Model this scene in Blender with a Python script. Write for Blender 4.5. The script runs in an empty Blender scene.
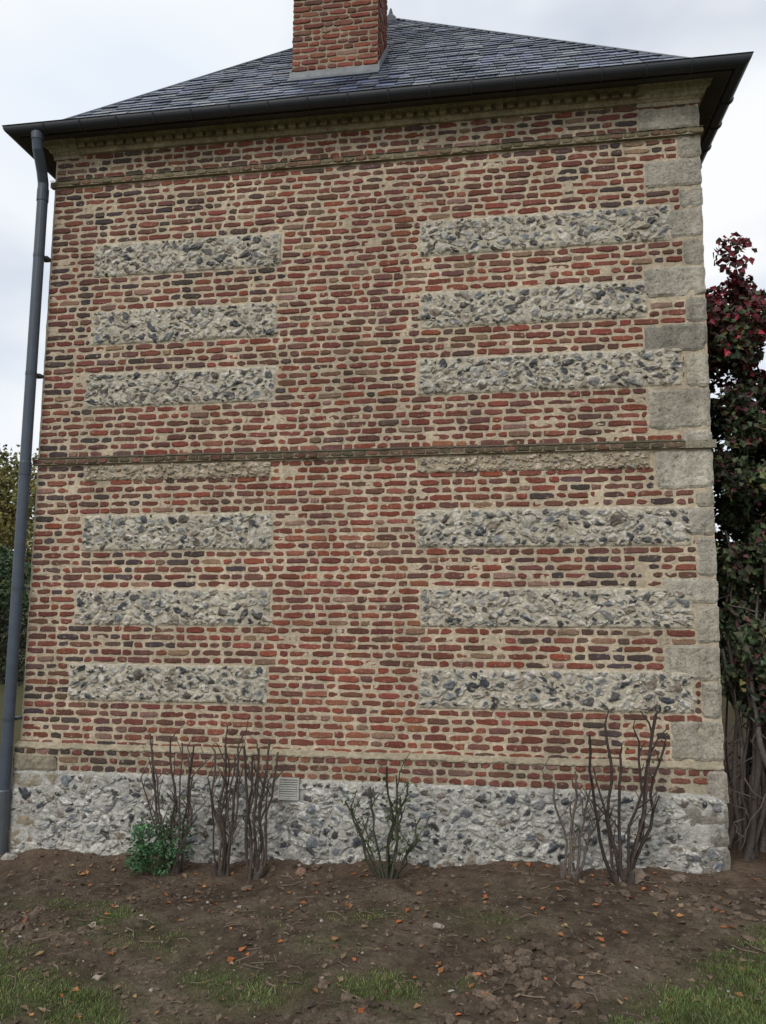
import bpy, math, random
from mathutils import Vector, Matrix, noise
random.seed(7)
R=random.random
def U(a,b): return a+(b-a)*random.random()
def fn(x,y,z=0.0,s=1.0): return noise.noise(Vector((x*s,y*s,z*s)))
def cl01(v): return max(0.0,min(1.0,v))
scene=bpy.context.scene
scene.view_settings.view_transform='Standard'
scene.view_settings.look='None'
scene.view_settings.exposure=0
HOUSE=[]   # meshes which get the old wall's slight settlement slope

# ------------------------------------------------------------------ helpers
class MB:
    def __init__(s): s.v=[];s.f=[];s.c=[];s.sm=False
    def add(s,vs,fs,col):
        b=len(s.v); s.v.extend(vs)
        if isinstance(col,list): s.c.extend(col)
        else: s.c.extend([col]*len(vs))
        s.f.extend([tuple(i+b for i in f) for f in fs])
    def box(s,x0,x1,y0,y1,z0,z1,col):
        s.add([(x0,y0,z0),(x1,y0,z0),(x1,y1,z0),(x0,y1,z0),(x0,y0,z1),(x1,y0,z1),(x1,y1,z1),(x0,y1,z1)],
              [(0,3,2,1),(4,5,6,7),(0,1,5,4),(1,2,6,5),(2,3,7,6),(3,0,4,7)],col)
    def tube(s,pts,rad,col,seg=7,cap=True,jit=0):
        n=len(pts); P=[Vector(p) for p in pts]; vs=[];fs=[]
        prev=None
        for i in range(n):
            t=(P[min(i+1,n-1)]-P[max(i-1,0)]); t.normalize()
            a=prev if prev else (Vector((0,0,1)) if abs(t.z)<.9 else Vector((1,0,0)))
            a=(a-t*a.dot(t)); a.normalize(); b=t.cross(a); prev=a
            r=rad[i] if isinstance(rad,(list,tuple)) else rad
            for k in range(seg):
                an=2*math.pi*k/seg; rr=r*(1+jit*(R()-.5))
                vs.append(tuple(P[i]+a*math.cos(an)*rr+b*math.sin(an)*rr))
        for i in range(n-1):
            for k in range(seg):
                k2=(k+1)%seg
                fs.append((i*seg+k,i*seg+k2,(i+1)*seg+k2,(i+1)*seg+k))
        if cap:
            fs.append(tuple(range(seg))[::-1]); fs.append(tuple((n-1)*seg+k for k in range(seg)))
        s.add(vs,fs,col)
    def obj(s,name,mat,parent=None,smooth=False,house=False):
        me=bpy.data.meshes.new(name); me.from_pydata(s.v,[],s.f); 
        at=me.attributes.new("col",'FLOAT_COLOR','POINT')
        flat=[]
        for c in s.c: flat.extend((c[0],c[1],c[2],1.0))
        at.data.foreach_set("color",flat)
        if smooth: me.polygons.foreach_set("use_smooth",[True]*len(me.polygons))
        me.materials.append(mat); me.update()
        o=bpy.data.objects.new(name,me); scene.collection.objects.link(o)
        if parent: o.parent=parent
        if house: HOUSE.append(me)
        return o
def empty(name,loc=(0,0,0)):
    e=bpy.data.objects.new(name,None); e.location=loc; scene.collection.objects.link(e); return e

def attr_mat(name,rough=.85,nscale=40,namt=.25,bump=.3,bscale=80,smear=None,smear_thr=.6,big=0.25,bigscale=1.2,spec=.3,streak=0,metal=0,bdist=.004,rvar=0,pits=0):
    m=bpy.data.materials.new(name); m.use_nodes=True; nt=m.node_tree; N=nt.nodes; L=nt.links
    b=N["Principled BSDF"]; b.inputs["Roughness"].default_value=rough
    b.inputs["Specular IOR Level"].default_value=spec; b.inputs["Metallic"].default_value=metal
    a=N.new("ShaderNodeAttribute"); a.attribute_name="col"
    g=N.new("ShaderNodeNewGeometry")
    def nz(sc,det=3,vec=None):
        n=N.new("ShaderNodeTexNoise"); n.inputs["Scale"].default_value=sc; n.inputs["Detail"].default_value=det
        n.inputs["Roughness"].default_value=.65
        L.new(vec or g.outputs["Position"],n.inputs["Vector"]); return n.outputs["Fac"]
    def mr(fac,lo,hi,f0=.3,f1=.7):
        n=N.new("ShaderNodeMapRange"); L.new(fac,n.inputs[0])
        n.inputs[1].default_value=f0;n.inputs[2].default_value=f1;n.inputs[3].default_value=lo;n.inputs[4].default_value=hi
        return n.outputs[0]
    def mul(col,fac):
        n=N.new("ShaderNodeVectorMath"); n.operation='SCALE'; L.new(col,n.inputs[0]); L.new(fac,n.inputs["Scale"]); return n.outputs[0]
    c=a.outputs["Color"]
    c=mul(c,mr(nz(nscale),1-namt,1+namt))
    if smear:
        mx=N.new("ShaderNodeMix"); mx.data_type='RGBA'
        L.new(mr(nz(26,5),0,.85,smear_thr,smear_thr+.09),mx.inputs[0]); L.new(c,mx.inputs[6]); mx.inputs[7].default_value=(*smear,1)
        c=mx.outputs[2]
    if big: c=mul(c,mr(nz(bigscale,4),1-big,1+big))
    if pits: c=mul(c,mr(nz(55,4),.5,1,.36,.44))
    if streak:
        mp=N.new("ShaderNodeMapping"); mp.inputs["Scale"].default_value=(7,7,.7); L.new(g.outputs["Position"],mp.inputs["Vector"])
        c=mul(c,mr(nz(1.3,3,mp.outputs[0]),1-streak,1+streak*.3))
    L.new(c,b.inputs["Base Color"])
    if rvar: L.new(mr(nz(nscale*.3),rough-rvar,rough+rvar),b.inputs["Roughness"])
    if bump:
        bp=N.new("ShaderNodeBump"); bp.inputs["Strength"].default_value=bump; bp.inputs["Distance"].default_value=bdist*2
        L.new(nz(bscale,3),bp.inputs["Height"]); L.new(bp.outputs[0],b.inputs["Normal"])
    return m

MORT=(.52,.43,.31)
M_brick=attr_mat("brick_clay",.9,60,.32,.6,110,smear=(.40,.315,.225),smear_thr=.595,big=.18,streak=.22)
M_chim=attr_mat("chimney_clay",.9,60,.3,.5,110,smear=(.30,.22,.16),smear_thr=.66,big=.2,streak=.2)
M_mortar=attr_mat("lime_mortar",.95,30,.25,.7,70,big=.22,streak=.22,bdist=.006)
M_flint=attr_mat("knapped_flint",.55,55,.42,.3,120,smear=(.42,.39,.32),smear_thr=.61,big=.12,spec=.45)
M_fmort=attr_mat("flint_mortar",.95,25,.32,.8,60,big=.18,bigscale=3,bdist=.008)
M_stone=attr_mat("limestone",.9,35,.2,.8,60,big=.30,bigscale=2.5,streak=.32,bdist=.006,pits=1)
M_slate=attr_mat("roof_slate",.34,30,.25,.25,60,big=.2,spec=.8,rvar=.1)
M_zinc=attr_mat("dark_zinc",.45,12,.12,.05,30,big=.08,spec=.45)
M_lead=attr_mat("lead_flashing",.6,12,.2,.2,20,big=.2)
M_wood=attr_mat("soffit_board",.8,20,.2,.2,40)
M_bark=attr_mat("bark",.9,60,.35,.6,90,big=.2)
M_leaf=attr_mat("leaf",.55,30,.2,0,40,big=0,spec=.35)
M_clod=attr_mat("soil_clod",.95,60,.3,.6,90,big=.2)
M_fall=attr_mat("fallen_leaf_litter",.7,60,.2,0,30,big=0)

# ------------------------------------------------------------------ house
house=empty("brick_house",(2.9,2.85,0))
HP=house
X0,X1=.04,5.735
YB=5.72
CH=.0635; ZB=.77
def zk(k): return ZB+CH*k
bands=[ # x0,x1,k0,k1
 (.46,2.21,6,11),(.47,2.22,16,21),(.50,2.22,26,31),(.49,2.19,35.6,38),(.46,2.21,46,51),(.48,2.21,55,60),(.47,2.23,65,70),
 (3.45,5.55,6,11),(3.46,5.56,16,21),(3.43,5.57,26,31),(3.43,5.28,35.6,38),(3.43,5.54,46,51),(3.45,5.29,55,60),(3.44,5.50,65,70)]
quo=[(5.26,5.855,6.06),(5.56,5.60,5.852),(5.30,5.355,5.595),(5.57,5.165,5.35),(5.30,4.915,5.16),(5.58,4.685,4.91),(5.27,4.425,4.68),
(5.585,4.205,4.42),(5.26,3.965,4.20),(5.57,3.675,3.96),(5.27,3.34,3.67),(5.53,3.185,3.335),(5.31,2.865,3.18),(5.60,2.725,2.86),(5.33,2.50,2.72),
(5.60,2.18,2.495),(5.34,1.98,2.175),(5.58,1.675,1.975),(5.34,1.40,1.67),(5.60,1.115,1.395),(5.37,.805,1.11)]
bricks=MB()
def brickcol(x,z,red=0):
    t=R()
    rb=.5+.5*math.sin((x-1.2)*1.1)*.6 + fn(x,z,3,.7)*.9 - .03*(z-3) + red
    if x<2.2: rb-=.18
    if x<1.0: rb-=.12
    t2=t+ (rb-.5)*.34
    if t2<.0: c=(.080,.058,.054)
    elif t2<.12: c=(.115,.067,.055)
    elif t2<.42: c=(.158,.072,.054)
    elif t2<.78: c=(.198,.068,.048)
    elif t2<1.02: c=(.230,.068,.043)
    else: c=(.26,.10,.062)
    if R()<.05: c=(.25,.15,.105)
    k=U(.75,1.22)
    return (c[0]*k,c[1]*k*U(.92,1.1),c[2]*k*U(.9,1.15))
def brick(mb,x0,x1,z0,z1,col,yf=0,depth=.02,T=None,rough=1.0):
    ys=yf+U(-.004,.004); j=.0045*rough
    w=x1-x0;h=z1-z0; n=max(2,int(w/.04)); 
    ol=[]
    for i in range(n): ol.append((x0+w*i/n,z0))
    ol.append((x1,z0)); ol.append((x1,z0+h*.5))
    for i in range(n): ol.append((x1-w*i/n,z1))
    ol.append((x0,z1)); ol.append((x0,z0+h*.5))
    cx=(x0+x1)/2;cz=(z0+z1)/2
    corners={0,n,n+2,2*n+2}
    o2=[]
    rot=U(-.012,.012)
    for i,(a,b) in enumerate(ol):
        pull=U(.001,.009) if i in corners else 0
        o2.append((a+U(-j,j)-math.copysign(pull,a-cx),b+(a-cx)*rot+U(-j,j)*.8-math.copysign(pull,b-cz)))
    tx=U(-.025,.025)
    vs=[(a,ys+depth,b) for a,b in o2]+[(a,ys+.0035,b) for a,b in o2]
    vs+=[(cx+(a-cx)*(1-.009/w),ys+tx*(a-cx)*.3+U(-.0015,.0015),cz+(b-cz)*(1-.012/h)) for a,b in o2]
    m=len(ol); fs=[]
    for i in range(m):
        i2=(i+1)%m
        fs.append((i,i2,m+i2,m+i)); fs.append((m+i,m+i2,2*m+i2,2*m+i))
    fs.append(tuple(2*m+i for i in range(m)))
    if T: vs=[T(v) for v in vs]
    dk=(col[0]*.85,col[1]*.85,col[2]*.85)
    mb.add(vs,fs,[dk]*(2*m)+[col]*m)
def course(mb,a,b,z0,z1,parity,colf,yf=0,T=None,head=False,jt=.019,wav=.004):
    x=a
    st=parity
    while x<b-.03:
        if head: L=U(.095,.11)
        else:
            L=U(.165,.215) if st else U(.085,.115)
        st=not st
        if R()<.18: st=not st
        if x+L+.05>b: L=b-x
        if L>.24: L=L*.5
        dz=wav*fn(x,z0,2,1.6)+U(-.0015,.0015)
        brick(mb,x+jt*.5*U(.5,1.4),x+L-jt*.5*U(.5,1.4),z0+.0095+dz+U(-.003,.003),z1-.0095+dz+U(-.003,.003),colf(x,z0),yf,T=T)
        x+=L
for k in range(0,84):
    if k in (38,79): continue
    z0=zk(k);z1=zk(k+1); zm=(z0+z1)/2
    segs=[(X0+.004,X1-.004)]
    def cut(a,b):
        global segs
        o=[]
        for s in segs:
            if b<=s[0] or a>=s[1]: o.append(s)
            else:
                if a-s[0]>.03:o.append((s[0],a))
                if s[1]-b>.03:o.append((b,s[1]))
        segs=o
    for (a,b,k0,k1) in bands:
        if k0<=k+.3<k1: cut(a+U(-.015,.015),b+U(-.015,.015))
    for (xa,za,zb) in quo:
        ov=min(z1,zb)-max(z0,za)
        if ov>CH*.4: cut(xa,9)
    for s in segs:
        course(bricks,s[0],s[1],z0,z1,k%2==0,brickcol)
# plinth bricks
YP=-.05
for k in range(-3,0):
    course(bricks,X0-.02,5.66 if k>-3 else 5.45,zk(k),zk(k+1),k%2,lambda x,z:tuple(v*.85+.01 for v in brickcol(x,z)),YP,head=(k!=-2))
def grime(x,z):
    k=U(.7,1.3); c=random.choice([(.105,.080,.050),(.14,.095,.062),(.17,.085,.058),(.09,.075,.045)])
    return tuple(v*k for v in c)
def grime2(x,z):
    k=U(.8,1.25); c=random.choice([(.20,.16,.10),(.25,.20,.13),(.16,.135,.075),(.21,.12,.08)])
    return tuple(v*k for v in c)
course(bricks,X0-.03,5.53,zk(38),zk(39)-.004,0,grime,-.034,head=True,jt=.010)
course(bricks,X0-.03,X1+.03,zk(79),zk(80)-.004,0,grime2,-.034,head=True,jt=.010)
bricks.obj("wall_bricks",M_brick,HP,house=True)

def sheet(mb,x0,x1,z0,z1,y,st,amp,col,edge=0,sc=8):
    nx=max(1,int((x1-x0)/st)); nz=max(1,int((z1-z0)/st)); vs=[];fs=[]
    for j in range(nz+1):
        for i in range(nx+1):
            x=x0+(x1-x0)*i/nx; z=z0+(z1-z0)*j/nz
            d=y+amp*(fn(x,z,1,sc)+.6*fn(x,z,7,sc*3))
            xx=x;zz=z
            if edge and (i in(0,nx) or j in(0,nz)):
                d=y+edge
                xx+=.02*fn(z,x,3,9)+U(-.004,.004) if i in(0,nx) else 0
                zz+=.016*fn(x,z,5,9)+U(-.003,.003) if j in(0,nz) else 0
            vs.append((xx,d,zz))
    for j in range(nz):
        for i in range(nx):
            a=j*(nx+1)+i; fs.append((a,a+1,a+nx+2,a+nx+1))
    mb.add(vs,fs,col)
mort=MB()
sheet(mort,X0,X1,.3,6.2,.0055,.02,.006,MORT)
sheet(mort,X0-.02,X1-.02,.53,.775,YP+.007,.03,.004,(.42,.36,.26))
vs=[];fs=[]
n=220
for i in range(n+1):
    x=X0-.02+(X1+.01-X0)*i/n
    w=U(-.004,.004)+.008*fn(x,0,0,6)
    vs+= [(x,YP-.006+w,.762+w),(x,YP-.006+w*.5,.772+w*.6),(x,.004,.806+w)]
for i in range(n): 
    a=i*3; fs+= [(a,a+3,a+4,a+1),(a+1,a+4,a+5,a+2)]
mort.add(vs,fs,(.36,.31,.22))
for zz,xe,cc in ((zk(38),5.53,(.24,.20,.14)),(zk(79),X1+.025,(.30,.25,.17))):
    mort.box(X0-.027,xe,-.026,.02,zz+.004,zz+.055,cc)
    vs=[];fs=[]
    for i in range(n+1):
        x=X0-.03+(xe-X0+.03)*i/n; w=U(-.003,.003)
        vs+=[(x,-.037+w,zz+.056+w),(x,-.032,zz+.064+w),(x,.003,zz+.078+w)]
    for i in range(n):
        a=i*3; fs+=[(a,a+3,a+4,a+1),(a+1,a+4,a+5,a+2)]
    mort.add(vs,fs,tuple(v*.5 for v in cc))
mort.obj("mortar_bed",M_mortar,HP,house=True)

# flint work
def flints(mb,x0,x1,z0,z1,y,rmin,rmax,whites=.3,tint=(1,1,1),avoid=[],pack=.97,mid=.3,hs=1,dense=9000):
    P=[]; cell=rmax*2.4; grid={}
    area=(x1-x0)*(z1-z0); tries=int(area*dense)
    for t in range(tries):
        f=t/tries; r=rmax*(1-f)**1.2+rmin*(1-(1-f)**1.2); r*=U(.8,1.1)
        e=r*.7
        if x1-x0<2*e or z1-z0<2*e: continue
        x=U(x0+e,x1-e); z=U(z0+e,z1-e)
        if any(a[0]<x<a[1] and a[2]<z<a[3] for a in avoid): continue
        gx=int(x/cell);gz=int(z/cell);ok=True
        for i in(-1,0,1):
            for j in(-1,0,1):
                for q in grid.get((gx+i,gz+j),()):
                    if (q[0]-x)**2+((q[1]-z)*1.25)**2<((q[2]+r)*pack)**2: ok=False;break
                if not ok:break
            if not ok:break
        if ok:
            grid.setdefault((gx,gz),[]).append((x,z,r)); P.append((x,z,r))
    rings=[0,.3,.5,.68,.84,1.0]; seg=14
    for (x,z,r) in P:
        sx=r*U(.9,1.35); sz=r*U(.62,.95); rot=U(-.7,.7); h=U(.009,.020)*hs
        p=[U(0,6.28) for _ in range(4)]; am=[U(.08,.26),U(.08,.22),U(.04,.14)]
        jit=[U(-.09,.09) for _ in range(seg)]
        typ=R()
        if typ<whites: dark=random.choice([(.38,.35,.30),(.44,.40,.33),(.30,.285,.26)])
        elif typ<whites+mid: dark=random.choice([(.19,.18,.17),(.23,.205,.17),(.15,.155,.16),(.20,.16,.12)])
        else: dark=random.choice([(.038,.038,.042),(.060,.056,.052),(.085,.070,.053),(.050,.053,.062),(.08,.075,.07)])
        rim=random.choice([(.45,.42,.35),(.52,.48,.41),(.38,.355,.30)])
        core=U(.30,.98); offx=U(-.45,.45); offz=U(-.45,.45); tx=U(-.25,.25); tz=U(-.25,.25)
        sp2=U(.8,1.6)
        vs=[];cs=[];s0=U(0,50)
        for ri,q in enumerate(rings):
            for k in range(seg if ri else 1):
                a=2*math.pi*k/seg
                o=1+am[0]*math.sin(2*a+p[0])+am[1]*math.sin(3*a+p[1])+am[2]*math.sin(5*a+p[2])+jit[k]*q
                lx=math.cos(a)*q*o; lz=math.sin(a)*q*o
                hh=h*[1,1,.97,.85,.5,-.5][ri]*(1+.6*fn(lx*1.8+s0,lz*1.8,s0))
                hh+= (lx*tx+lz*tz)*r*(.7 if ri<5 else 0)*.5
                X=lx*sx*math.cos(rot)-lz*sz*math.sin(rot); Z=lx*sx*math.sin(rot)+lz*sz*math.cos(rot)
                vs.append((x+X,y-hh,z+Z))
                d=math.hypot(lx-offx,lz-offz)+.9*fn(lx*sp2+s0,lz*sp2,s0+9)+.4*fn(lx*4+s0,lz*4,s0)
                t=cl01((d-core+.09)/.18)
                if ri==5: t=max(t,.75)
                cs.append(tuple((dark[i]*(1-t)+rim[i]*t)*tint[i] for i in range(3)))
        fs=[(0,1+(k+1)%seg,1+k) for k in range(seg)]
        for ri in range(4):
            b0=1+ri*seg;b1=b0+seg
            for k in range(seg):
                k2=(k+1)%seg; fs.append((b0+k,b0+k2,b1+k2,b1+k))
        mb.add(vs,fs,cs)
fl=MB(); fm=MB()
for (a,b,k0,k1) in bands:
    z0=zk(k0);z1=zk(k1)
    sheet(fm,a+.002,b-.002,z0+.001,z1-.001,-.005,.013,.011,(.47,.42,.33) if k1-k0>3 else (.38,.31,.22),edge=.014)
    if k1-k0<3:
        flints(fl,a+.01,b-.01,z0+.006,z1-.01,-.003,.012,.034,whites=.62,tint=(.9,.82,.74),mid=.3)
    else:
        flints(fl,a+.01,b-.01,z0+.010,z1-.010,-.003,.015,.055,whites=.12,mid=.36,dense=7000,pack=.90)
sheet(fm,X0-.02,X1-.01,-.5,zk(-3)+.004,YP-.006,.016,.016,(.40,.385,.345),edge=.012)
flints(fl,X0+.0,5.70,-.28,zk(-3)-.01,YP-.005,.014,.058,whites=.24,mid=.38,tint=(.95,1,1.06),dense=7500,pack=.90,avoid=[(-.1,.45,.40,.6),(2.33,2.53,.40,.62),(-.1,.30,-.02,.25),(5.40,6,.2,.52)])
fl.obj("flint_nodules",M_flint,HP,smooth=False,house=True)
fm.obj("flint_mortar_bed",M_fmort,HP,smooth=True,house=True)

# limestone blocks
st=MB()
def block(x0,x1,z0,z1,yf=-.006,yb=.28,col=None):
    col=col or random.choice([(.42,.38,.305),(.37,.335,.27),(.46,.42,.345),(.34,.31,.255)])
    k=U(.84,1.1); col=tuple(c*k for c in col)
    nx=max(3,int((x1-x0)/.022)); nz=max(3,int((z1-z0)/.022)); vs=[];fs=[]; s=U(0,99); idx={}
    for j in range(nz+1):
        for i in range(nx+1):
            x=x0+(x1-x0)*i/nx; z=z0+(z1-z0)*j/nz
            d=yf+.008*fn(x,z,s,9)+.006*fn(x,z,s,26)+max(0,fn(x,z,s+5,14)-.25)*.03
            ex=i in(0,nx); ez=j in(0,nz)
            if ex: d+=.009
            if ez: d+=.009
            if ex and ez: d+=.004; x+=(.012 if i==0 else -.012)*R(); z+=(.012 if j==0 else -.012)*R()
            if ex: x+= .009*fn(z,s,1,12)
            if ez: z+= .008*fn(x,s,4,12)
            idx[i,j]=len(vs); vs.append((x,d,z))
    for j in range(nz):
        for i in range(nx): fs.append((idx[i,j],idx[i+1,j],idx[i+1,j+1],idx[i,j+1]))
    ring=[idx[i,0] for i in range(nx+1)]+[idx[nx,j] for j in range(1,nz+1)]+[idx[i,nz] for i in range(nx-1,-1,-1)]+[idx[0,j] for j in range(nz-1,0,-1)]
    base=len(vs)
    for r in ring: vs.append((vs[r][0],yb,vs[r][2]))
    m=len(ring)
    for i in range(m):
        i2=(i+1)%m; fs.append((ring[i],base+i,base+i2,ring[i2]))
    st.add(vs,fs,col)
for i,(xa,za,zb) in enumerate(quo):
    block(xa,X1+.006+U(-.004,.004),za+.006,zb-.004,yb=.55 if xa>5.5 else .28)
block(.03,.43,.445,.575,YP-.008,.1,(.30,.26,.19)); block(.02,.42,.58,.70,YP-.012,.1,(.31,.27,.20))
block(.0,.27,.12,.23,YP-.01,.1,(.30,.25,.18)); block(-.0,.24,-.02,.11,YP-.01,.1,(.33,.28,.2))
block(5.41,5.74,.22,.50,YP-.008,.28,(.32,.29,.24)); block(5.47,5.74,-.1,.21,YP-.01,.28,(.29,.27,.23))
block(5.60,5.745,.51,.755,YP-.004,.28,(.35,.31,.26))
st.box(5.535,X1+.03,-.033,.02,zk(38),zk(39)-.002,(.30,.27,.2))
st.obj("quoin_stones",M_stone,HP,house=True)

def sweep(mb,x0,x1,y0,y1,prof,col,closed=False):
    cs=[(x0,y0,-1,-1),(x1,y0,1,-1),(x1,y1,1,1),(x0,y1,-1,1)]
    vs=[];fs=[];n=len(prof)
    for (x,y,a,b) in cs:
        for (o,z) in prof: vs.append((x+a*o,y+b*o,z))
    for c in range(4):
        c2=(c+1)%4
        for i in range(n-1 if not closed else n):
            i2=(i+1)%n
            fs.append((c*n+i,c2*n+i,c2*n+i2,c*n+i2))
    mb.add(vs,fs,col)
co=MB()
sweep(co,X0,X1,0,YB,[(0,6.095),(.022,6.10),(.027,6.125),(.032,6.13),(.035,6.135)],(.36,.31,.20))
sweep(co,X0,X1,0,YB,[(.035,6.135),(.038,6.185),(.075,6.19),(.085,6.215),(.10,6.23),(.10,6.30),(0,6.32)],(.34,.29,.19))
x=X0+.25
while x<5.24:
    w=.058+U(-.004,.004)
    c=random.choice([(.38,.32,.21),(.33,.28,.18),(.42,.36,.24),(.28,.21,.14)])
    co.box(x,x+w,-.072,-.02,6.137+U(-.002,.002),6.186,c); x+=.095
co.obj("cornice",M_stone,HP,house=True)
cs=MB()
def capst(xa,xb):
    c=(.42,.37,.27)
    pr=[(-.012,6.065),(-.016,6.115),(-.04,6.125),(-.05,6.15),(-.08,6.165),(-.09,6.20),(-.12,6.225),(-.125,6.26),(-.125,6.32),(.1,6.32),(.1,6.065)]
    n=len(pr); vs=[(xa,y,z) for y,z in pr]+[(xb-(y if xb>3 and y<0 else 0),y,z) for y,z in pr]
    if xa<1: vs=[(xa+(y if y<0 else 0),y,z) for y,z in pr]+[(xb,y,z) for y,z in pr]
    fs=[(i,n+i,n+(i+1)%n,(i+1)%n) for i in range(n)]+[tuple(range(n))[::-1],tuple(n+i for i in range(n))]
    cs.add(vs,fs,c)
capst(5.25,5.735); capst(.035,.27)
cs.obj("cornice_stones",M_stone,HP,house=True)

# side and rear walls
m=bpy.data.materials.new("side_brickwork"); m.use_nodes=True; nt=m.node_tree
bt=nt.nodes.new("ShaderNodeTexBrick"); tc=nt.nodes.new("ShaderNodeNewGeometry"); sp=nt.nodes.new("ShaderNodeSeparateXYZ"); cb=nt.nodes.new("ShaderNodeCombineXYZ"); ad=nt.nodes.new("ShaderNodeMath")
nt.links.new(tc.outputs["Position"],sp.inputs[0]); nt.links.new(sp.outputs[0],ad.inputs[0]); nt.links.new(sp.outputs[1],ad.inputs[1]); nt.links.new(ad.outputs[0],cb.inputs[0]); nt.links.new(sp.outputs[2],cb.inputs[1]); nt.links.new(cb.outputs[0],bt.inputs["Vector"])
bt.inputs["Scale"].default_value=1; bt.inputs["Brick Width"].default_value=.2; bt.inputs["Row Height"].default_value=CH; bt.inputs["Mortar Size"].default_value=.008
bt.inputs["Color1"].default_value=(.22,.065,.045,1); bt.inputs["Color2"].default_value=(.11,.06,.05,1); bt.inputs["Mortar"].default_value=(*MORT,1)
bp=nt.nodes.new("ShaderNodeBump"); bp.inputs["Strength"].default_value=.5; bp.inputs["Distance"].default_value=.01; bp.invert=True; nt.links.new(bt.outputs["Fac"],bp.inputs["Height"])
nt.links.new(bt.outputs["Color"],nt.nodes["Principled BSDF"].inputs["Base Color"]); nt.links.new(bp.outputs[0],nt.nodes["Principled BSDF"].inputs["Normal"]); nt.nodes["Principled BSDF"].inputs["Roughness"].default_value=.9
sw=MB()
sw.add([(X0,.012,-.6),(X1,.012,-.6),(X1,YB,-.6),(X0,YB,-.6),(X0,.012,6.3),(X1,.012,6.3),(X1,YB,6.3),(X0,YB,6.3)],[(1,2,6,5),(2,3,7,6),(3,0,4,7)],(0,0,0))
sw.obj("side_walls",m,HP,house=True)

# eaves, roof
ZE=6.235; OV=.195
ex0,ex1,ey0,ey1=X0-OV,X1+OV,-OV,YB+OV
ZA=9.50
AP=Vector((2.75,(ey0+ey1)/2,ZA))
ev=MB()
sweep(ev,X0,X1,0,YB,[(0,6.245),(OV,6.175),(OV+.02,6.175),(OV+.02,6.225)],(.06,.055,.05))
ev.obj("eaves_soffit",M_wood,HP,house=True)
gt=MB()
pr=[]; rg=.058
for i in range(13):
    a=math.pi*i/12
    pr.append((OV+.02+rg-rg*math.cos(a)*1.0, 6.225-rg*1.05*math.sin(a)))
pr.append((OV+.02+2*rg+.008,6.232)); pr.append((OV+.02+2*rg-.002,6.240))
for i in range(12,-1,-1):
    a=math.pi*i/12; r2=rg-.005
    pr.append((OV+.02+rg-r2*math.cos(a), 6.225-r2*1.05*math.sin(a)))
GC=(.030,.034,.042)
sweep(gt,X0,X1,0,YB,pr,GC,closed=True)
def strap(px,py,dx,dy,w=.008):
    pts=[]
    for i in range(11):
        a=math.pi*i/10; o=OV+.02+rg-(rg+.005)*math.cos(a)
        pts.append((px+dx*o,py+dy*o,6.225-(rg*1.05+.005)*math.sin(a)))
    gt.tube(pts,w,GC,4)
for i in range(17): strap(.1+i*.345,0,0,-1)
for i in range(16):
    strap(X1,.2+i*.345,1,0); strap(X0,.2+i*.345,-1,0)
gt.obj("gutter",M_zinc,HP,smooth=False,house=True)

sl=MB()
C=[Vector((ex0,ey0,ZE)),Vector((ex1,ey0,ZE)),Vector((ex1,ey1,ZE)),Vector((ex0,ey1,ZE))]
for f in range(4):
    A=C[f];B=C[(f+1)%4]
    e=(B-A).normalized()
    foot=A+e*((AP-A).dot(e)); upv=(AP-foot); Ls=upv.length; upv.normalize(); nrm=e.cross(upv).normalized()
    sl.add([tuple(A-nrm*.004),tuple(B-nrm*.004),tuple(AP-nrm*.004)],[(0,1,2)],(.05,.057,.07))
    ex=.115; nr=int(Ls/ex)
    la=(foot-A).length; lb=(B-foot).length
    for r in range(nr):
        s0=r*ex-.03 if r==0 else r*ex; s1=min((r+1)*ex+.05,Ls)
        def lim(s): 
            t=1-max(0,s)/Ls
            return -la*t+.012, lb*t-.012
        xa,xb=lim(s0); xa1,xb1=lim(s1)
        off=(r%2)*.09+U(0,.02)
        x=xa-off
        while x<xb:
            w=U(.15,.21)
            a=max(x,xa);b=min(x+w,xb)
            x+=w
            a2=max(a,xa1); b2=min(b,xb1)
            if b-a<.01 : continue
            if a2>b2:
                a2=b2=(b if a2>b else a)
                ss=s0+ (b-a)*(Ls/(la if b<0 else lb))
            else: ss=s1
            g=.003; lift=U(.012,.020)
            q=U(.5,1.55); bl=U(.95,1.25)
            col=(.100*q,.120*q,.155*q*bl)
            if R()<.08: col=(.22,.235,.255)
            def P(u,s,hh): return tuple(foot+e*u+upv*s+nrm*hh)
            jit=U(-.006,.006)
            sl.add([P(a+g,s0+jit,lift),P(b-g,s0+jit,lift+U(-.003,.003)),P(b2-g,ss,.001),P(a2+g*.5,ss,.001),P(a+g,s0+jit,lift-.010),P(b-g,s0+jit,lift-.010)],
                   [(0,1,2,3),(4,5,1,0)],[col]*4+[(.02,.022,.026)]*2)
for c in C:
    d=(AP-c); pts=[tuple(c+d*t+Vector((0,0,.004))) for t in (0,.25,.5,.75,1)]
    sl.tube(pts,.018,(.10,.115,.14),6)
sl.obj("slate_roof",M_slate,HP,house=True)
fi=MB()
fi.tube([tuple(AP+Vector((0,0,-.14))),tuple(AP+Vector((0,0,-.01))),tuple(AP+Vector((0,0,.05))),tuple(AP+Vector((0,0,.14)))],[.14,.085,.035,.012],(.035,.038,.045),10)
fi.obj("roof_finial",M_zinc,HP,house=True)

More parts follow.
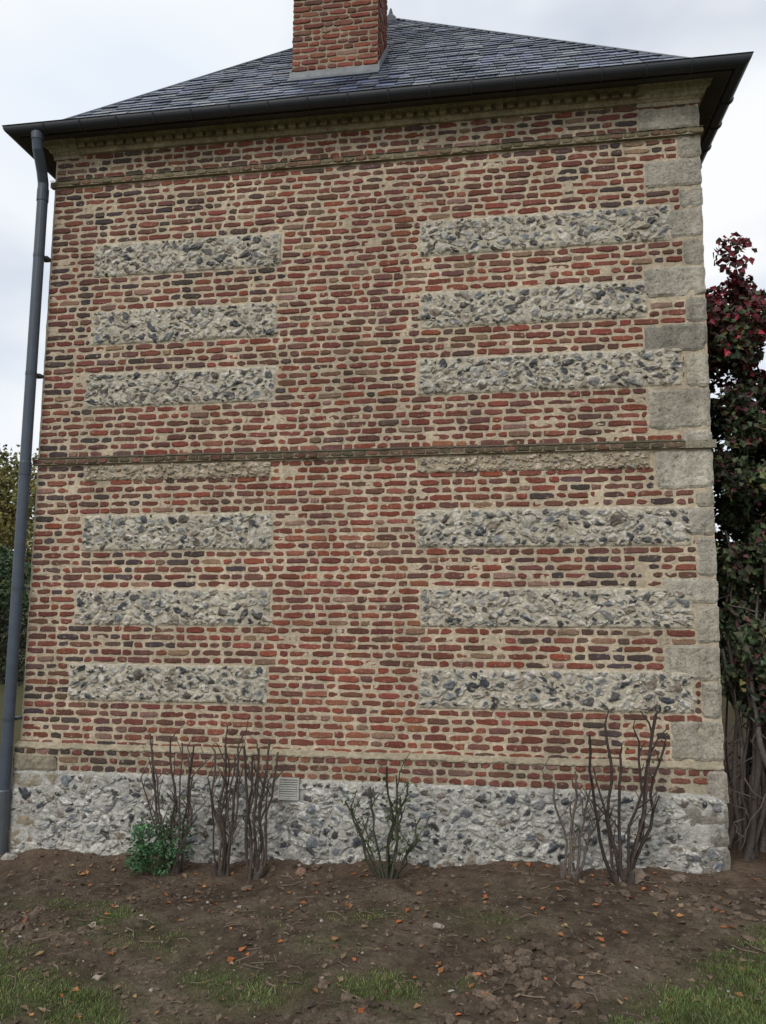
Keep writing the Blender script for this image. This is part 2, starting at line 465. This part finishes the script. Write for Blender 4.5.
# chimney
ch=MB(); cm=MB()
cx0,cx1,cy0,cy1=2.10,2.965,.60,1.18
ztop=9.6
cm.box(cx0+.008,cx1-.008,cy0+.008,cy1-.008,6.8,ztop-.02,(.30,.24,.17))
def chcol(x,z):
    c=brickcol(3.2,1.5,.05); return tuple(v*.88 for v in c)
k=0;z=6.85
while z<ztop-.01:
    course(ch,cx0,cx1,z,z+CH,k%2,chcol,cy0,jt=.012,wav=.001)
    course(ch,cy0,cy1,z,z+CH,(k+1)%2,chcol,0,T=lambda v:(cx1-v[1],v[0],v[2]))
    course(ch,cy0,cy1,z,z+CH,(k+1)%2,chcol,0,T=lambda v:(cx0+v[1],cy1+cy0-v[0],v[2]))
    course(ch,cx0,cx1,z,z+CH,k%2,chcol,0,T=lambda v:(cx1+cx0-v[0],cy1-v[1],v[2]))
    z+=CH;k+=1
ch.obj("chimney_bricks",M_chim,HP,house=True)
cm.box(cx0-.05,cx1+.05,cy0-.05,cy1+.05,ztop-.02,ztop+.09,(.34,.31,.25))
cm.obj("chimney_core",M_mortar,HP,house=True)
le=MB()
sr=(ZA-ZE)/((ey1-ey0)/2)
zr=ZE+(cy0-ey0)*sr
le.box(cx0-.015,cx1+.015,cy0-.014,cy0+.004,zr-.05,zr+.07,(.20,.21,.22))
le.add([(cx0-.02,cy0-.015,zr+.012),(cx1+.02,cy0-.015,zr+.012),(cx1+.02,cy0-.10,zr-.10*sr+.03),(cx0-.02,cy0-.10,zr-.10*sr+.03)],[(0,3,2,1)],(.13,.14,.15))
for xx in (cx0-.012,cx1):
    zz=ZE+(cy1-ey0)*sr
    le.add([(xx,cy0,zr-.03),(xx,cy1,zz-.03),(xx,cy1,zz+.10),(xx,cy0,zr+.10),(xx+.012,cy0,zr-.03),(xx+.012,cy1,zz-.03),(xx+.012,cy1,zz+.10),(xx+.012,cy0,zr+.10)],
      [(0,1,2,3),(4,7,6,5),(3,2,6,7),(0,3,7,4),(1,5,6,2)],(.18,.19,.20))
le.obj("chimney_flashing",M_lead,HP,house=True)

# downpipe
dp=MB(); zc=(.062,.078,.102)
xp=-.012; yo=-OV-.08
dp.tube([(.02,yo,6.17),(.02,yo,6.10),(.018,yo+.02,6.03),(0.0,-.15,5.88),(xp,-.10,5.79),(xp,-.095,5.7),(xp,-.095,3.0),(xp,-.095,.35),(xp,-.095,.30)],.047,zc,16)
for z in (5.68,3.15):
    dp.tube([(xp,-.095,z-.06),(xp,-.095,z+.05),(xp,-.095,z+.06)],[.052,.052,.048],tuple(c*.85 for c in zc),16)
dp.tube([(xp,-.095,-.3),(xp,-.095,.0),(xp,-.095,.42),(xp,-.095,.43)],[.056,.056,.056,.05],(.08,.09,.10),16)
dp.tube([(.02,yo,6.10),(.02,yo,6.16)],[.052,.056],zc,16)
for z in (5.1,4.0,2.1,1.0):
    dp.tube([(xp,-.095,z-.015),(xp,-.095,z+.015)],.0495,(.05,.06,.075),16); dp.box(xp-.01,xp+.06,-.06,.02,z-.012,z+.012,(.06,.07,.08))
dp.obj("downpipe",M_zinc,HP,smooth=False,house=True)

# vent grille
vg=MB(); wc=(.42,.41,.37)
vx0,vx1,vz0,vz1=2.345,2.515,.43,.60
vg.box(vx0,vx1,YP-.012,YP+.01,vz0,vz1,(.12,.12,.11))
for a in ((vx0,vx0+.012,vz0,vz1),(vx1-.012,vx1,vz0,vz1),(vx0+.012,vx1-.012,vz0,vz0+.012),(vx0+.012,vx1-.012,vz1-.012,vz1)):
    vg.box(a[0],a[1],YP-.03,YP-.01,a[2],a[3],wc)
for i in range(8):
    z=vz0+.016+i*.0178
    vg.add([(vx0+.012,YP-.028,z),(vx1-.012,YP-.028,z),(vx1-.012,YP-.014,z+.013),(vx0+.012,YP-.014,z+.013),(vx0+.012,YP-.026,z-.003),(vx1-.012,YP-.026,z-.003)],[(0,1,2,3),(4,5,1,0)],wc)
vg.obj("vent_grille",M_lead,HP,house=True)

for me in HOUSE:
    n=len(me.vertices); co_=[0.0]*(3*n); me.vertices.foreach_get("co",co_)
    for i in range(n):
        x=co_[3*i]; co_[3*i+2]+=.0095*(x-2.9); co_[3*i]=x-2.9; co_[3*i+1]-=2.85
    me.vertices.foreach_set("co",co_); me.update()

# ------------------------------------------------------------------ ground
def gh(x,y):
    cxx=max(-3,min(9,x))
    z=-.135+.034*cxx
    far=max(abs(x-3)-8,abs(y)-8,0); k=1/(1+far*.2)
    z+=k*(.05*fn(x,y,0,.8)+.024*fn(x,y,5,3.1)+.014*fn(x,y,9,9)+.009*fn(x,y,2,24))
    if y>-.5: z+=.04*(y+.5)/.5*cl01(.6+1.4*fn(x,y,3,2))
    return z
def axis(dense0,dense1,step,lim):
    a=[];x=dense0
    while x<=dense1: a.append(x); x+=step
    d=step; l=dense0; r=a[-1]; L=[];Rr=[]
    while l>-lim: d*=1.25; l-=d; L.append(l)
    d=step
    while r<lim: d*=1.25; r+=d; Rr.append(r)
    return L[::-1]+a+Rr
xs=axis(-1.2,7.6,.024,700); ys=axis(-3.1,.05,.024,700)
vs=[(x,y,gh(x,y)) for y in ys for x in xs]; nx=len(xs)
fs=[(j*nx+i,j*nx+i+1,(j+1)*nx+i+1,(j+1)*nx+i) for j in range(len(ys)-1) for i in range(nx-1)]
def gmask(x,y):
    m=0
    if y<-.5: m=max(m,cl01((x-4.38-(y+2.1))/.4))
    if y<-1.2: m=max(m,cl01(((-1.75-y)*1.0+(1.9-x)*.45)/.55)*.72 if x<2.7 else 0)
    for (gx,gy_,r,a) in ((2.7,-2.0,.42,.55),(3.5,-1.95,.35,.5),(3.0,-1.5,.3,.4),(1.3,-1.3,.3,.45),(4.0,-1.1,.35,.4),(2.0,-1.5,.4,.4)):
        d=math.hypot(x-gx,(y-gy_)*1.5)/r
        if d<1.6: m=max(m,a*cl01(1.4-d))
    m=max(m,cl01((-3.0-y)/.8))
    if y>1: m=max(m,cl01(abs(x-2.9)-4) if y<7 else 1)
    if abs(x-3)>5.5: m=max(m,cl01(abs(x-3)-5.5))
    n=fn(x,y,4,2.2)+.7*fn(x,y,8,7)
    m=m*(.8+.9*n) if m<1 else .85+.45*n
    t=max(0,fn(x,y,14,1.5)+.5*fn(x,y,17,5)-.10)
    if -2.6<y<-.9: m=max(m,t*.95)
    return cl01(m)
gm=bpy.data.meshes.new("ground"); gm.from_pydata(vs,[],fs)
at=gm.attributes.new("col",'FLOAT_COLOR','POINT'); flat=[]
for v in vs: flat.extend((gmask(v[0],v[1]),0,0,1))
at.data.foreach_set("color",flat)
gm.polygons.foreach_set("use_smooth",[True]*len(gm.polygons))
m=bpy.data.materials.new("garden_soil"); m.use_nodes=True; nt=m.node_tree;N=nt.nodes;L=nt.links
b=N["Principled BSDF"]; b.inputs["Roughness"].default_value=.95; b.inputs["Specular IOR Level"].default_value=.2
g=N.new("ShaderNodeNewGeometry")
def nz(sc,det=5):
    n=N.new("ShaderNodeTexNoise"); n.inputs["Scale"].default_value=sc; n.inputs["Detail"].default_value=det; n.inputs["Roughness"].default_value=.7; L.new(g.outputs["Position"],n.inputs["Vector"]); return n.outputs["Fac"]
def ramp(f,stops):
    r=N.new("ShaderNodeValToRGB"); L.new(f,r.inputs[0]); e=r.color_ramp.elements
    while len(e)<len(stops): e.new(.5)
    for q,(p,c) in zip(e,stops): q.position=p; q.color=(*c,1)
    return r.outputs[0]
def mix(f,a,c,mode='MIX'):
    n=N.new("ShaderNodeMix"); n.data_type='RGBA'; n.blend_type=mode
    if isinstance(f,float): n.inputs[0].default_value=f
    else: L.new(f,n.inputs[0])
    for s,v in ((6,a),(7,c)):
        if isinstance(v,tuple): n.inputs[s].default_value=(*v,1)
        else: L.new(v,n.inputs[s])
    return n.outputs[2]
soil=ramp(nz(9),[(.3,(.036,.027,.019)),(.5,(.080,.058,.040)),(.7,(.145,.108,.076))])
soil=mix(ramp(nz(1.6),[(.48,(0,0,0)),(.62,(1,1,1))]),soil,ramp(nz(30),[(.35,(.085,.064,.046)),(.65,(.20,.155,.11))]))
sp=N.new("ShaderNodeSeparateXYZ"); L.new(g.outputs["Position"],sp.inputs[0])
mr=N.new("ShaderNodeMapRange"); L.new(sp.outputs[1],mr.inputs[0]); mr.inputs[1].default_value=-.6; mr.inputs[2].default_value=-.05; mr.inputs[3].default_value=0; mr.inputs[4].default_value=.6
soil=mix(mr.outputs[0],soil,ramp(nz(22),[(.35,(.085,.056,.038)),(.65,(.20,.13,.09))]))
soil=mix(ramp(nz(120,3),[(.62,(0,0,0)),(.68,(.7,.7,.7))]),soil,(.22,.185,.14))
a=N.new("ShaderNodeAttribute"); a.attribute_name="col"
sc=N.new("ShaderNodeSeparateColor"); L.new(a.outputs["Color"],sc.inputs[0])
mr2=N.new("ShaderNodeMapRange"); L.new(sc.outputs[0],mr2.inputs[0]); mr2.inputs[1].default_value=.05; mr2.inputs[2].default_value=.7; mr2.inputs[4].default_value=.75
c=mix(mr2.outputs[0],soil,ramp(nz(40),[(.3,(.040,.046,.018)),(.7,(.095,.11,.040))]))
L.new(c,b.inputs["Base Color"])
bp=N.new("ShaderNodeBump"); bp.inputs["Strength"].default_value=.9; bp.inputs["Distance"].default_value=.03; L.new(nz(35,5),bp.inputs["Height"]); L.new(bp.outputs[0],b.inputs["Normal"])
gm.materials.append(m); go=bpy.data.objects.new("ground",gm); scene.collection.objects.link(go)

# grass blades
gr=MB()
for t in range(270000):
    x=U(1.0,7.2);y=U(-3.0,-.75)
    mm=gmask(x,y)
    if R()>mm*mm*1.8: continue
    z=gh(x,y)-.003; hh=U(.010,.034)*(.35+.8*mm); an=U(0,6.28); w=U(.0012,.0025); lx=U(-.8,.8)*hh; ly=U(-.8,.8)*hh
    dx=math.cos(an)*w;dy=math.sin(an)*w
    q=U(.6,1.35)*(1+.5*fn(x,y,1,3)); c=(.105*q,.155*q,.042*q) if R()<.78 else (.22*q,.20*q,.085*q)
    gr.add([(x-dx,y-dy,z),(x+dx,y+dy,z),(x+dx*.7+lx*.5,y+dy*.7+ly*.5,z+hh*.6),(x-dx*.7+lx*.5,y-dy*.7+ly*.5,z+hh*.6),(x+lx,y+ly,z+hh)],[(0,1,2,3),(3,2,4)],c)
gr.obj("grass",M_leaf)

import bmesh
bm=bmesh.new(); bmesh.ops.create_icosphere(bm,subdivisions=2,radius=1); IV=[v.co.copy() for v in bm.verts]; IF=[tuple(v.index for v in f.verts) for f in bm.faces]; bm.free()
bm=bmesh.new(); bmesh.ops.create_icosphere(bm,subdivisions=1,radius=1); IV1=[v.co.copy() for v in bm.verts]; IF1=[tuple(v.index for v in f.verts) for f in bm.faces]; bm.free()
def rock(mb,x,y,r,col,big=False,sink=.3,flat=.65):
    V,F=(IV,IF) if big else (IV1,IF1)
    s=U(0,99); a=U(0,6.28); sx=r*U(.8,1.4); sy=r*U(.7,1.1); sz=r*flat*U(.7,1.2); z=gh(x,y)+sz*(1-2*sink)*.6
    vs=[]
    for v in V:
        k=1+.7*fn(v.x+s,v.y,v.z,1.3)+.35*fn(v.x+s,v.y,v.z,4)
        X=v.x*sx*k;Y=v.y*sy*k
        vs.append((x+X*math.cos(a)-Y*math.sin(a),y+X*math.sin(a)+Y*math.cos(a),z+v.z*sz*k))
    mb.add(vs,F,col)
cl=MB()
def soilc():
    q=U(.6,1.6); return (.095*q,.070*q,.050*q)
for t in range(10000):
    x=U(-.6,7);y=U(-2.9,-.08)
    d=fn(x,y,3,1.3)+.35
    if R()>d*1.3+.3: continue
    if gmask(x,y)>.5 and R()<.7: continue
    rock(cl,x,y,.003+.017*R()**3,soilc())
for (cxx,cyy,sp_,n) in ((4.25,-1.6,.2,130),(4.2,-2.1,.25,80),(.9,-1.45,.3,130),(5.6,-.75,.3,60),(3.4,-2.2,.3,40),(2.6,-.4,.4,40),(4.9,-.35,.5,60)):
    for t in range(n):
        x=random.gauss(cxx,sp_);y=random.gauss(cyy,sp_*.6)
        if y>-.1: continue
        rock(cl,x,y,U(.008,.036),soilc(),True)
cl.obj("soil_clods",M_clod)
stn=MB()
for t in range(560):
    x=U(-.3,6.6);y=U(-2.8,-.07)
    q=U(.7,1.2); c=random.choice([(.32,.29,.24),(.24,.20,.16),(.2,.09,.06),(.24,.14,.10),(.15,.14,.13),(.4,.37,.32)])
    rock(stn,x,y,.003+.012*R()**2,tuple(v*q for v in c),False,.2)
for (x,y,r,c) in ((5.02,-.28,.085,(.20,.15,.12)),(4.93,-.33,.05,(.26,.2,.16)),(.55,-1.7,.05,(.3,.27,.22)),(.8,-1.9,.04,(.33,.29,.23)),(1.9,-2.0,.03,(.27,.23,.18)),(1.5,-1.35,.03,(.3,.25,.2)),(5.35,-.22,.05,(.2,.15,.12)),(2.2,-.2,.045,(.19,.13,.1)),(2.6,-.3,.045,(.20,.12,.09)),(3.7,-1.2,.025,(.3,.26,.22)),(.15,-.2,.05,(.3,.28,.25))):
    rock(stn,x,y,r,c,True,.3,.6)
stn.obj("stones",M_clod)
ll=MB()
def leafcard(mb,p,size,col,nrm=None,fold=.25,asp=.6):
    n=nrm or Vector((U(-1,1),U(-1,1),U(-1,1))).normalized()
    t=n.cross(Vector((U(-1,1),U(-1,1),U(-1,1)))).normalized(); b=n.cross(t); s=size
    P=Vector(p); w=s*asp*.5; f=n*s*fold*.5
    mb.add([tuple(P-t*s*.5),tuple(P-t*s*.15+b*w+f),tuple(P+t*s*.5+f*.5),tuple(P-t*s*.15-b*w+f),tuple(P+t*.1*s)],[(0,1,4),(1,2,4),(2,3,4),(3,0,4)],col)
for t in range(800):
    x=U(0,6.6);y=U(-2.8,-.08); q=U(.6,1.2)
    c=random.choice([(.33,.15,.05),(.22,.12,.06),(.16,.11,.07),(.12,.085,.06),(.30,.21,.09),(.38,.12,.04),(.22,.16,.10),(.26,.18,.11)])
    leafcard(ll,(x,y,gh(x,y)+.010),U(.02,.06),tuple(v*q for v in c),Vector((U(-.5,.5),U(-.5,.5),1)).normalized(),asp=.7)
for t in range(380):
    x=U(0,6.6);y=U(-2.8,-.08); a=U(0,6.28); l=U(.03,.16); z=gh(x,y)+.008
    q=U(.6,1.7)
    ll.tube([(x,y,z),(x+math.cos(a)*l*.5,y+math.sin(a)*l*.5,z+U(0,.012)),(x+math.cos(a+.3)*l,y+math.sin(a+.3)*l,z+U(-.004,.01))],U(.0015,.004),(.12*q,.09*q,.065*q),4)
ll.obj("fallen_leaves",M_fall)

# ------------------------------------------------------------------ pruned shrubs
def cane(mb,p0,p1,r0,r1,n=7,wob=.02,col=(.10,.08,.065)):
    pts=[];P0=Vector(p0);P1=Vector(p1); s=U(0,99)
    for i in range(n+1):
        t=i/n; k=math.sin(math.pi*t)
        pts.append(P0.lerp(P1,t)+Vector((fn(s,t*3)*wob*2+ (fn(s+9,t*9))*wob*.7,fn(s+3,t*3)*wob,0))*(.4+k))
    mb.tube([tuple(p) for p in pts],[r0+(r1-r0)*i/n for i in range(n+1)],col,6,jit=.25)
    return pts
def shrub(name,base,canes,col,leaves=0,leafc=(.05,.08,.03),thorny=.5,lz=(.2,1),fat=1.05):
    e=empty(name,base); w=MB(); lv=MB()
    for (dx,dz,r,bx) in canes:
        q=U(.6,1.35); c=tuple(v*q for v in col); dy=U(-.14,.14); r*=fat
        pts=cane(w,(bx,U(-.03,.03),-.08),(dx,dy,dz),r,r*.6,9,.026,c)
        for i in range(3,10):
            if R()<thorny:
                p=pts[i]; a=U(-1,1); l=U(.04,.20)
                q2=cane(w,p,p+Vector((a*l*.7,U(-.5,.5)*l,l*U(.5,1))),r*.5,r*.3,3,.008,c)
                if R()<.6:
                    p=q2[-1]; l*=.6; cane(w,p,p+Vector((U(-1,1)*l,0,l)),r*.35,r*.2,2,.004,c)
    for i in range(5):
        cane(w,(U(-.05,.05),0,-.08),(U(-.07,.07),U(-.04,.04),U(.04,.1)),.030,.02,3,.01,col)
    w.obj("canes",M_bark,e)
    allp=[v for v in w.v if v[2]>lz[0] and v[2]<lz[1]]
    for i in range(leaves):
        p=Vector(random.choice(allp))+Vector((U(-.05,.05),U(-.05,.05),U(-.04,.04)))
        q=U(.6,1.5); leafcard(lv,p,U(.025,.045),tuple(v*q for v in leafc))
    if leaves: lv.obj("leaves",M_leaf,e)
    return e
gy=-.33
def gb(x,y): return (x,y,gh(x,y))
shrub("rose_bush",gb(1.62,gy),[(-.28,1.02,.011,-.04),(-.20,.80,.010,-.02),(-.12,.96,.012,0),(-.05,.70,.010,0),(.10,.90,.012,.03),(.16,.75,.009,.03),(-.30,.70,.008,-.02),(.04,.98,.009,.02),(-.24,.92,.010,-.05),(.12,.95,.010,.02)],(.080,.060,.050),25,lz=(.1,.6))
shrub("rose_bush",gb(2.00,gy),[(-.12,.90,.012,-.03),(-.05,.97,.013,-.02),(.02,.86,.011,0),(.07,.93,.013,.02),(.13,.80,.010,.03),(-.16,.7,.009,-.02),(-.02,.93,.011,0),(.1,.9,.01,.04)],(.085,.066,.054),6)
shrub("rose_bush",gb(2.27,gy-.05),[(-.08,.98,.014,-.02),(.0,.88,.013,0),(.05,1.0,.015,.02),(.12,.90,.012,.03),(-.1,.75,.010,-.03),(.09,.7,.01,.0),(.02,.96,.012,0),(-.05,.9,.013,-.03)],(.080,.063,.052),6)
shrub("rose_bush",gb(3.27,gy-.05),[(-.30,.55,.010,-.03),(-.14,.62,.010,-.02),(.0,.80,.012,0),(.06,.74,.009,.01),(.15,.70,.010,.02),(.25,.42,.010,.03),(-.2,.35,.009,-.03),(.2,.28,.009,.02),(-.26,.5,.009,-.02),(.10,.6,.01,.01)],(.065,.065,.043),190,(.055,.09,.032),.5,(.15,.9))
shrub("rose_bush",gb(4.93,gy-.02),[(-.22,1.02,.013,-.04),(-.08,1.08,.014,-.02),(.02,.88,.013,0),(.14,.98,.012,.03),(.28,1.14,.018,.05),(.33,.92,.013,.05),(.22,.8,.011,.03),(-.16,.75,.010,-.02)],(.070,.053,.045),14,(.06,.07,.03),.6)
shrub("rose_bush",gb(4.58,gy+.03),[(-.10,.66,.010,-.02),(.05,.74,.012,0),(.17,.62,.011,.02),(.02,.5,.009,0),(.22,.45,.011,.03)],(.13,.105,.088),4)
pe=empty("leafy_perennial",gb(1.50,gy-.08)); lv=MB(); wd=MB()
for i in range(14):
    a=U(-.18,.18); zt=U(.18,.42); cane(wd,(0,0,-.03),(a,U(-.1,.1),zt),.005,.003,4,.01,(.05,.08,.035))
for j in range(32):
    th0=U(0,6.28); r0=.22*R()**.5; z0=U(.04,.42); cc=(math.cos(th0)*r0,math.sin(th0)*r0*.8,z0); tone=U(.6,1.4)
    for i in range(34):
        p=(cc[0]+random.gauss(0,.035),cc[1]+random.gauss(0,.035),cc[2]+random.gauss(0,.03)); q=U(.6,1.5)*tone
        leafcard(lv,p,U(.025,.05),(.048*q,.12*q,.046*q),asp=.45)
wd.obj("stalks",M_leaf,pe); lv.obj("leaves",M_leaf,pe)

# ------------------------------------------------------------------ creeper at the right corner
vine=empty("virginia_creeper",gb(6.15,.35)); w=MB(); lv=MB()
for i in range(34):
    x0=U(-.27,.45); y0=U(-.25,.4); th=U(.008,.032)
    zt=U(1.5,2.7); pts=[];rs=[]; ph=U(0,6.28); am=U(.03,.10); fq=U(2,5)
    for k in range(25):
        t=k/24; z=-.1+zt*t
        pts.append((x0*(1-.25*math.sin(t*3))+am*math.sin(z*fq+ph)+.09*fn(x0*9,z*2),y0+am*math.cos(z*fq*.8+ph),z)); rs.append(th*(1-.6*t))
    q=U(.5,1.2); w.tube(pts,rs,(.15*q,.125*q,.11*q),6,jit=.3)
for i in range(200):
    a=U(0,6.28); p=Vector((U(-.28,.5),U(-.3,.4),U(.3,2.1))); cane(w,p,p+Vector((math.cos(a)*.25,math.sin(a)*.15-.05,U(-.4,.1))),.006,.003,4,.04,(.12,.10,.085))
w.obj("stems",M_bark,vine,smooth=True)
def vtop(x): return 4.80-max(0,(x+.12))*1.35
cl_=[]
while len(cl_)<250:
    x=U(-.24,1.0); y=U(-.35,.75); z=U(1.1,4.80)
    if z>vtop(x): continue
    if z<1.9 and R()<.35: continue
    cl_.append((x,y,z,U(.10,.20)))
for i in range(40): cl_.append((U(.0,.9),U(.15,.75),U(.1,1.4),U(.1,.18)))
for (x,y,z,r) in cl_:
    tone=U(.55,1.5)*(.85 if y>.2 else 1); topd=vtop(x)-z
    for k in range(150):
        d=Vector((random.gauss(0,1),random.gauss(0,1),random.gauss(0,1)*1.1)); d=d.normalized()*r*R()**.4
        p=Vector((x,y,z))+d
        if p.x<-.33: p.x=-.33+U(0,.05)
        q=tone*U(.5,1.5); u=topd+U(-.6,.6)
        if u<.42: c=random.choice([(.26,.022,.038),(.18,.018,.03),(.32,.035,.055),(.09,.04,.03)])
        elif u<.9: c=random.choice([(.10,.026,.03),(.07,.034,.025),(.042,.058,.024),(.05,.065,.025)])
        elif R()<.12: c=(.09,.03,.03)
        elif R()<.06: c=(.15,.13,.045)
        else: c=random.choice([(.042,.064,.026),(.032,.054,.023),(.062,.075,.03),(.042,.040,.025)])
        n=Vector((U(-1,1),U(-1.3,.4),U(-.2,1.2))).normalized()
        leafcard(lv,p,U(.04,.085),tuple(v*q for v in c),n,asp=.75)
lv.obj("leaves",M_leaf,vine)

# ------------------------------------------------------------------ distant trees and hedge
def tree(name,x,y,H,cr,cols,nclump=60,perc=130,leaf=.16,cz=.62):
    base=(x,y,gh(x,y)); e=empty(name,base); w=MB(); lv=MB()
    w.tube([(0,0,-.2),(.05,0,H*.2),(0,.05,H*.45),(.08,0,H*.75),(.05,0,H*.95)],[H*.032,H*.026,H*.02,H*.010,H*.003],(.09,.075,.06),9,jit=.15)
    clumps=[]
    for i in range(nclump):
        d=Vector((random.gauss(0,1),random.gauss(0,1),random.gauss(0,1))).normalized()*R()**.45
        c=Vector((d.x*cr*U(.85,1.1),d.y*cr,H*cz+d.z*H*(1-cz)*.92)); clumps.append(c)
        if i%2==0:
            s=Vector((0,0,H*U(.2,.5))); mid=s.lerp(c,.5)+Vector((0,0,.2))
            w.tube([tuple(s),tuple(mid),tuple(c)],[H*.010,H*.006,H*.002],(.085,.07,.055),5)
    for c in clumps:
        r=cr*U(.16,.34); tone=U(.5,1.35); cc=random.choice(cols)
        for k in range(perc):
            d=Vector((random.gauss(0,1),random.gauss(0,1),random.gauss(0,.8))).normalized()*r*R()**.4
            q=tone*U(.6,1.4); leafcard(lv,c+d,leaf*U(.6,1.3),tuple(v*q for v in cc),asp=.7)
    w.obj("trunk_and_limbs",M_bark,e); lv.obj("crown",M_leaf,e)
YG=[(.24,.205,.055),(.18,.18,.055),(.28,.215,.06),(.14,.15,.05)]
DG=[(.05,.095,.034),(.065,.115,.04),(.04,.075,.03)]
tree("birch_tree",-10.6,14,6.3,2.9,YG,90,150,.14)
tree("birch_tree",-16,19,7.5,3.2,YG,60,110,.2)
tree("maple_tree",-6.9,9,2.8,1.2,DG,50,150,.10,.55)
tree("oak_tree",13.5,17,6.0,2.8,DG+[(.12,.10,.03)],60,120,.18)
def hedge(name,x0,y0,x1,y1,h,t,cols,n):
    e=empty(name,((x0+x1)/2,(y0+y1)/2,gh((x0+x1)/2,(y0+y1)/2))); lv=MB(); w=MB()
    ax=Vector((x1-x0,y1-y0,0)); Lh=ax.length; ax.normalize(); pr_=Vector((-ax.y,ax.x,0))
    for i in range(n):
        s=U(-.5,.5)*Lh; o=random.choice([-1,1])*t*.5*R()**.3; z=h*R()**.7
        o*=1+.3*fn(s,z,1,1.3); zz=z*(1+.12*fn(s,0,2,1.1)); q=U(.5,1.4)*(.8+.6*fn(s,z,o,1.5))
        leafcard(lv,ax*s+pr_*o+Vector((0,0,zz)),U(.06,.12),tuple(abs(v)*q for v in random.choice(cols)),asp=.6)
    for i in range(int(Lh*2)):
        s=U(-.5,.5)*Lh; p=ax*s; w.tube([tuple(p+Vector((0,0,-.1))),tuple(p+pr_*U(-.2,.2)+Vector((0,0,h*.8)))],[.03,.01],(.07,.055,.045),5)
    lv.obj("foliage",M_leaf,e); w.obj("stems",M_bark,e)
hedge("hedge",-13,8,-1.5,8.5,1.5,.9,[(.035,.06,.025),(.06,.05,.03)],24000)
hedge("hedge",7.0,8,15,7.5,1.9,.9,DG+[(.06,.05,.025)],18000)

# ------------------------------------------------------------------ light
w=bpy.data.worlds.new("World"); scene.world=w; w.use_nodes=True; nt=w.node_tree;N=nt.nodes;L=nt.links
bg=N["Background"]; out=N["World Output"]
sky=N.new("ShaderNodeTexSky"); sky.sky_type='NISHITA'; sky.sun_disc=False
EL,AZ=math.radians(42),math.radians(200)
sky.sun_elevation=EL; sky.sun_rotation=AZ
L.new(sky.outputs[0],bg.inputs[0]); bg.inputs[1].default_value=.15
b2=N.new("ShaderNodeBackground"); b2.inputs[1].default_value=1.22
tc=N.new("ShaderNodeTexCoord"); mp=N.new("ShaderNodeMapping"); mp.inputs["Scale"].default_value=(1,1,2.2); mp.inputs["Location"].default_value=(.3,.1,.2); L.new(tc.outputs["Generated"],mp.inputs[0])
n1=N.new("ShaderNodeTexNoise"); n1.inputs["Scale"].default_value=2.1; n1.inputs["Detail"].default_value=4; n1.inputs["Roughness"].default_value=.5; L.new(mp.outputs[0],n1.inputs[0])
r1=N.new("ShaderNodeMapRange"); L.new(n1.outputs[0],r1.inputs[0]); r1.inputs[1].default_value=.34; r1.inputs[2].default_value=.52; r1.inputs[3].default_value=.6; r1.inputs[4].default_value=1
n2=N.new("ShaderNodeTexNoise"); n2.inputs["Scale"].default_value=2.6; n2.inputs["Detail"].default_value=4; n2.inputs["Roughness"].default_value=.42; L.new(mp.outputs[0],n2.inputs[0])
cr=N.new("ShaderNodeValToRGB"); L.new(n2.outputs[0],cr.inputs[0]); cr.color_ramp.elements[0].position=.3; cr.color_ramp.elements[0].color=(.66,.72,.80,1); cr.color_ramp.elements[1].position=.6; cr.color_ramp.elements[1].color=(.80,.81,.82,1)
L.new(cr.outputs[0],b2.inputs[0])
mx=N.new("ShaderNodeMixShader"); L.new(r1.outputs[0],mx.inputs[0]); L.new(bg.outputs[0],mx.inputs[1]); L.new(b2.outputs[0],mx.inputs[2]); L.new(mx.outputs[0],out.inputs[0])
sd=bpy.data.lights.new("sun",'SUN'); sd.energy=1.4; sd.angle=math.radians(25); sd.color=(1,.96,.9)
so=bpy.data.objects.new("sun",sd); scene.collection.objects.link(so)
dirv=Vector((math.sin(AZ)*math.cos(EL),math.cos(AZ)*math.cos(EL),math.sin(EL)))
so.rotation_euler=dirv.to_track_quat('Z','Y').to_euler(); so.location=dirv*30

# ------------------------------------------------------------------ camera
p=math.radians(6.6);ps=math.radians(8.6);ro=math.radians(.62)
F=Vector((-math.sin(ps)*math.cos(p),math.cos(ps)*math.cos(p),math.sin(p)))
Rt=Vector((math.cos(ps),math.sin(ps),0)); Up=Rt.cross(F)
Ra=Rt*math.cos(ro)+Up*math.sin(ro); Ua=Up*math.cos(ro)-Rt*math.sin(ro)
cam=bpy.data.cameras.new("camera"); cam.sensor_fit='VERTICAL'; cam.sensor_height=36; cam.lens=27; cam.clip_end=3000; cam.clip_start=.05
oc=bpy.data.objects.new("camera",cam); scene.collection.objects.link(oc); scene.camera=oc
M=Matrix((( Ra.x,Ua.x,-F.x,4.09),(Ra.y,Ua.y,-F.y,-6.2),(Ra.z,Ua.z,-F.z,2.0),(0,0,0,1)))
oc.matrix_world=M
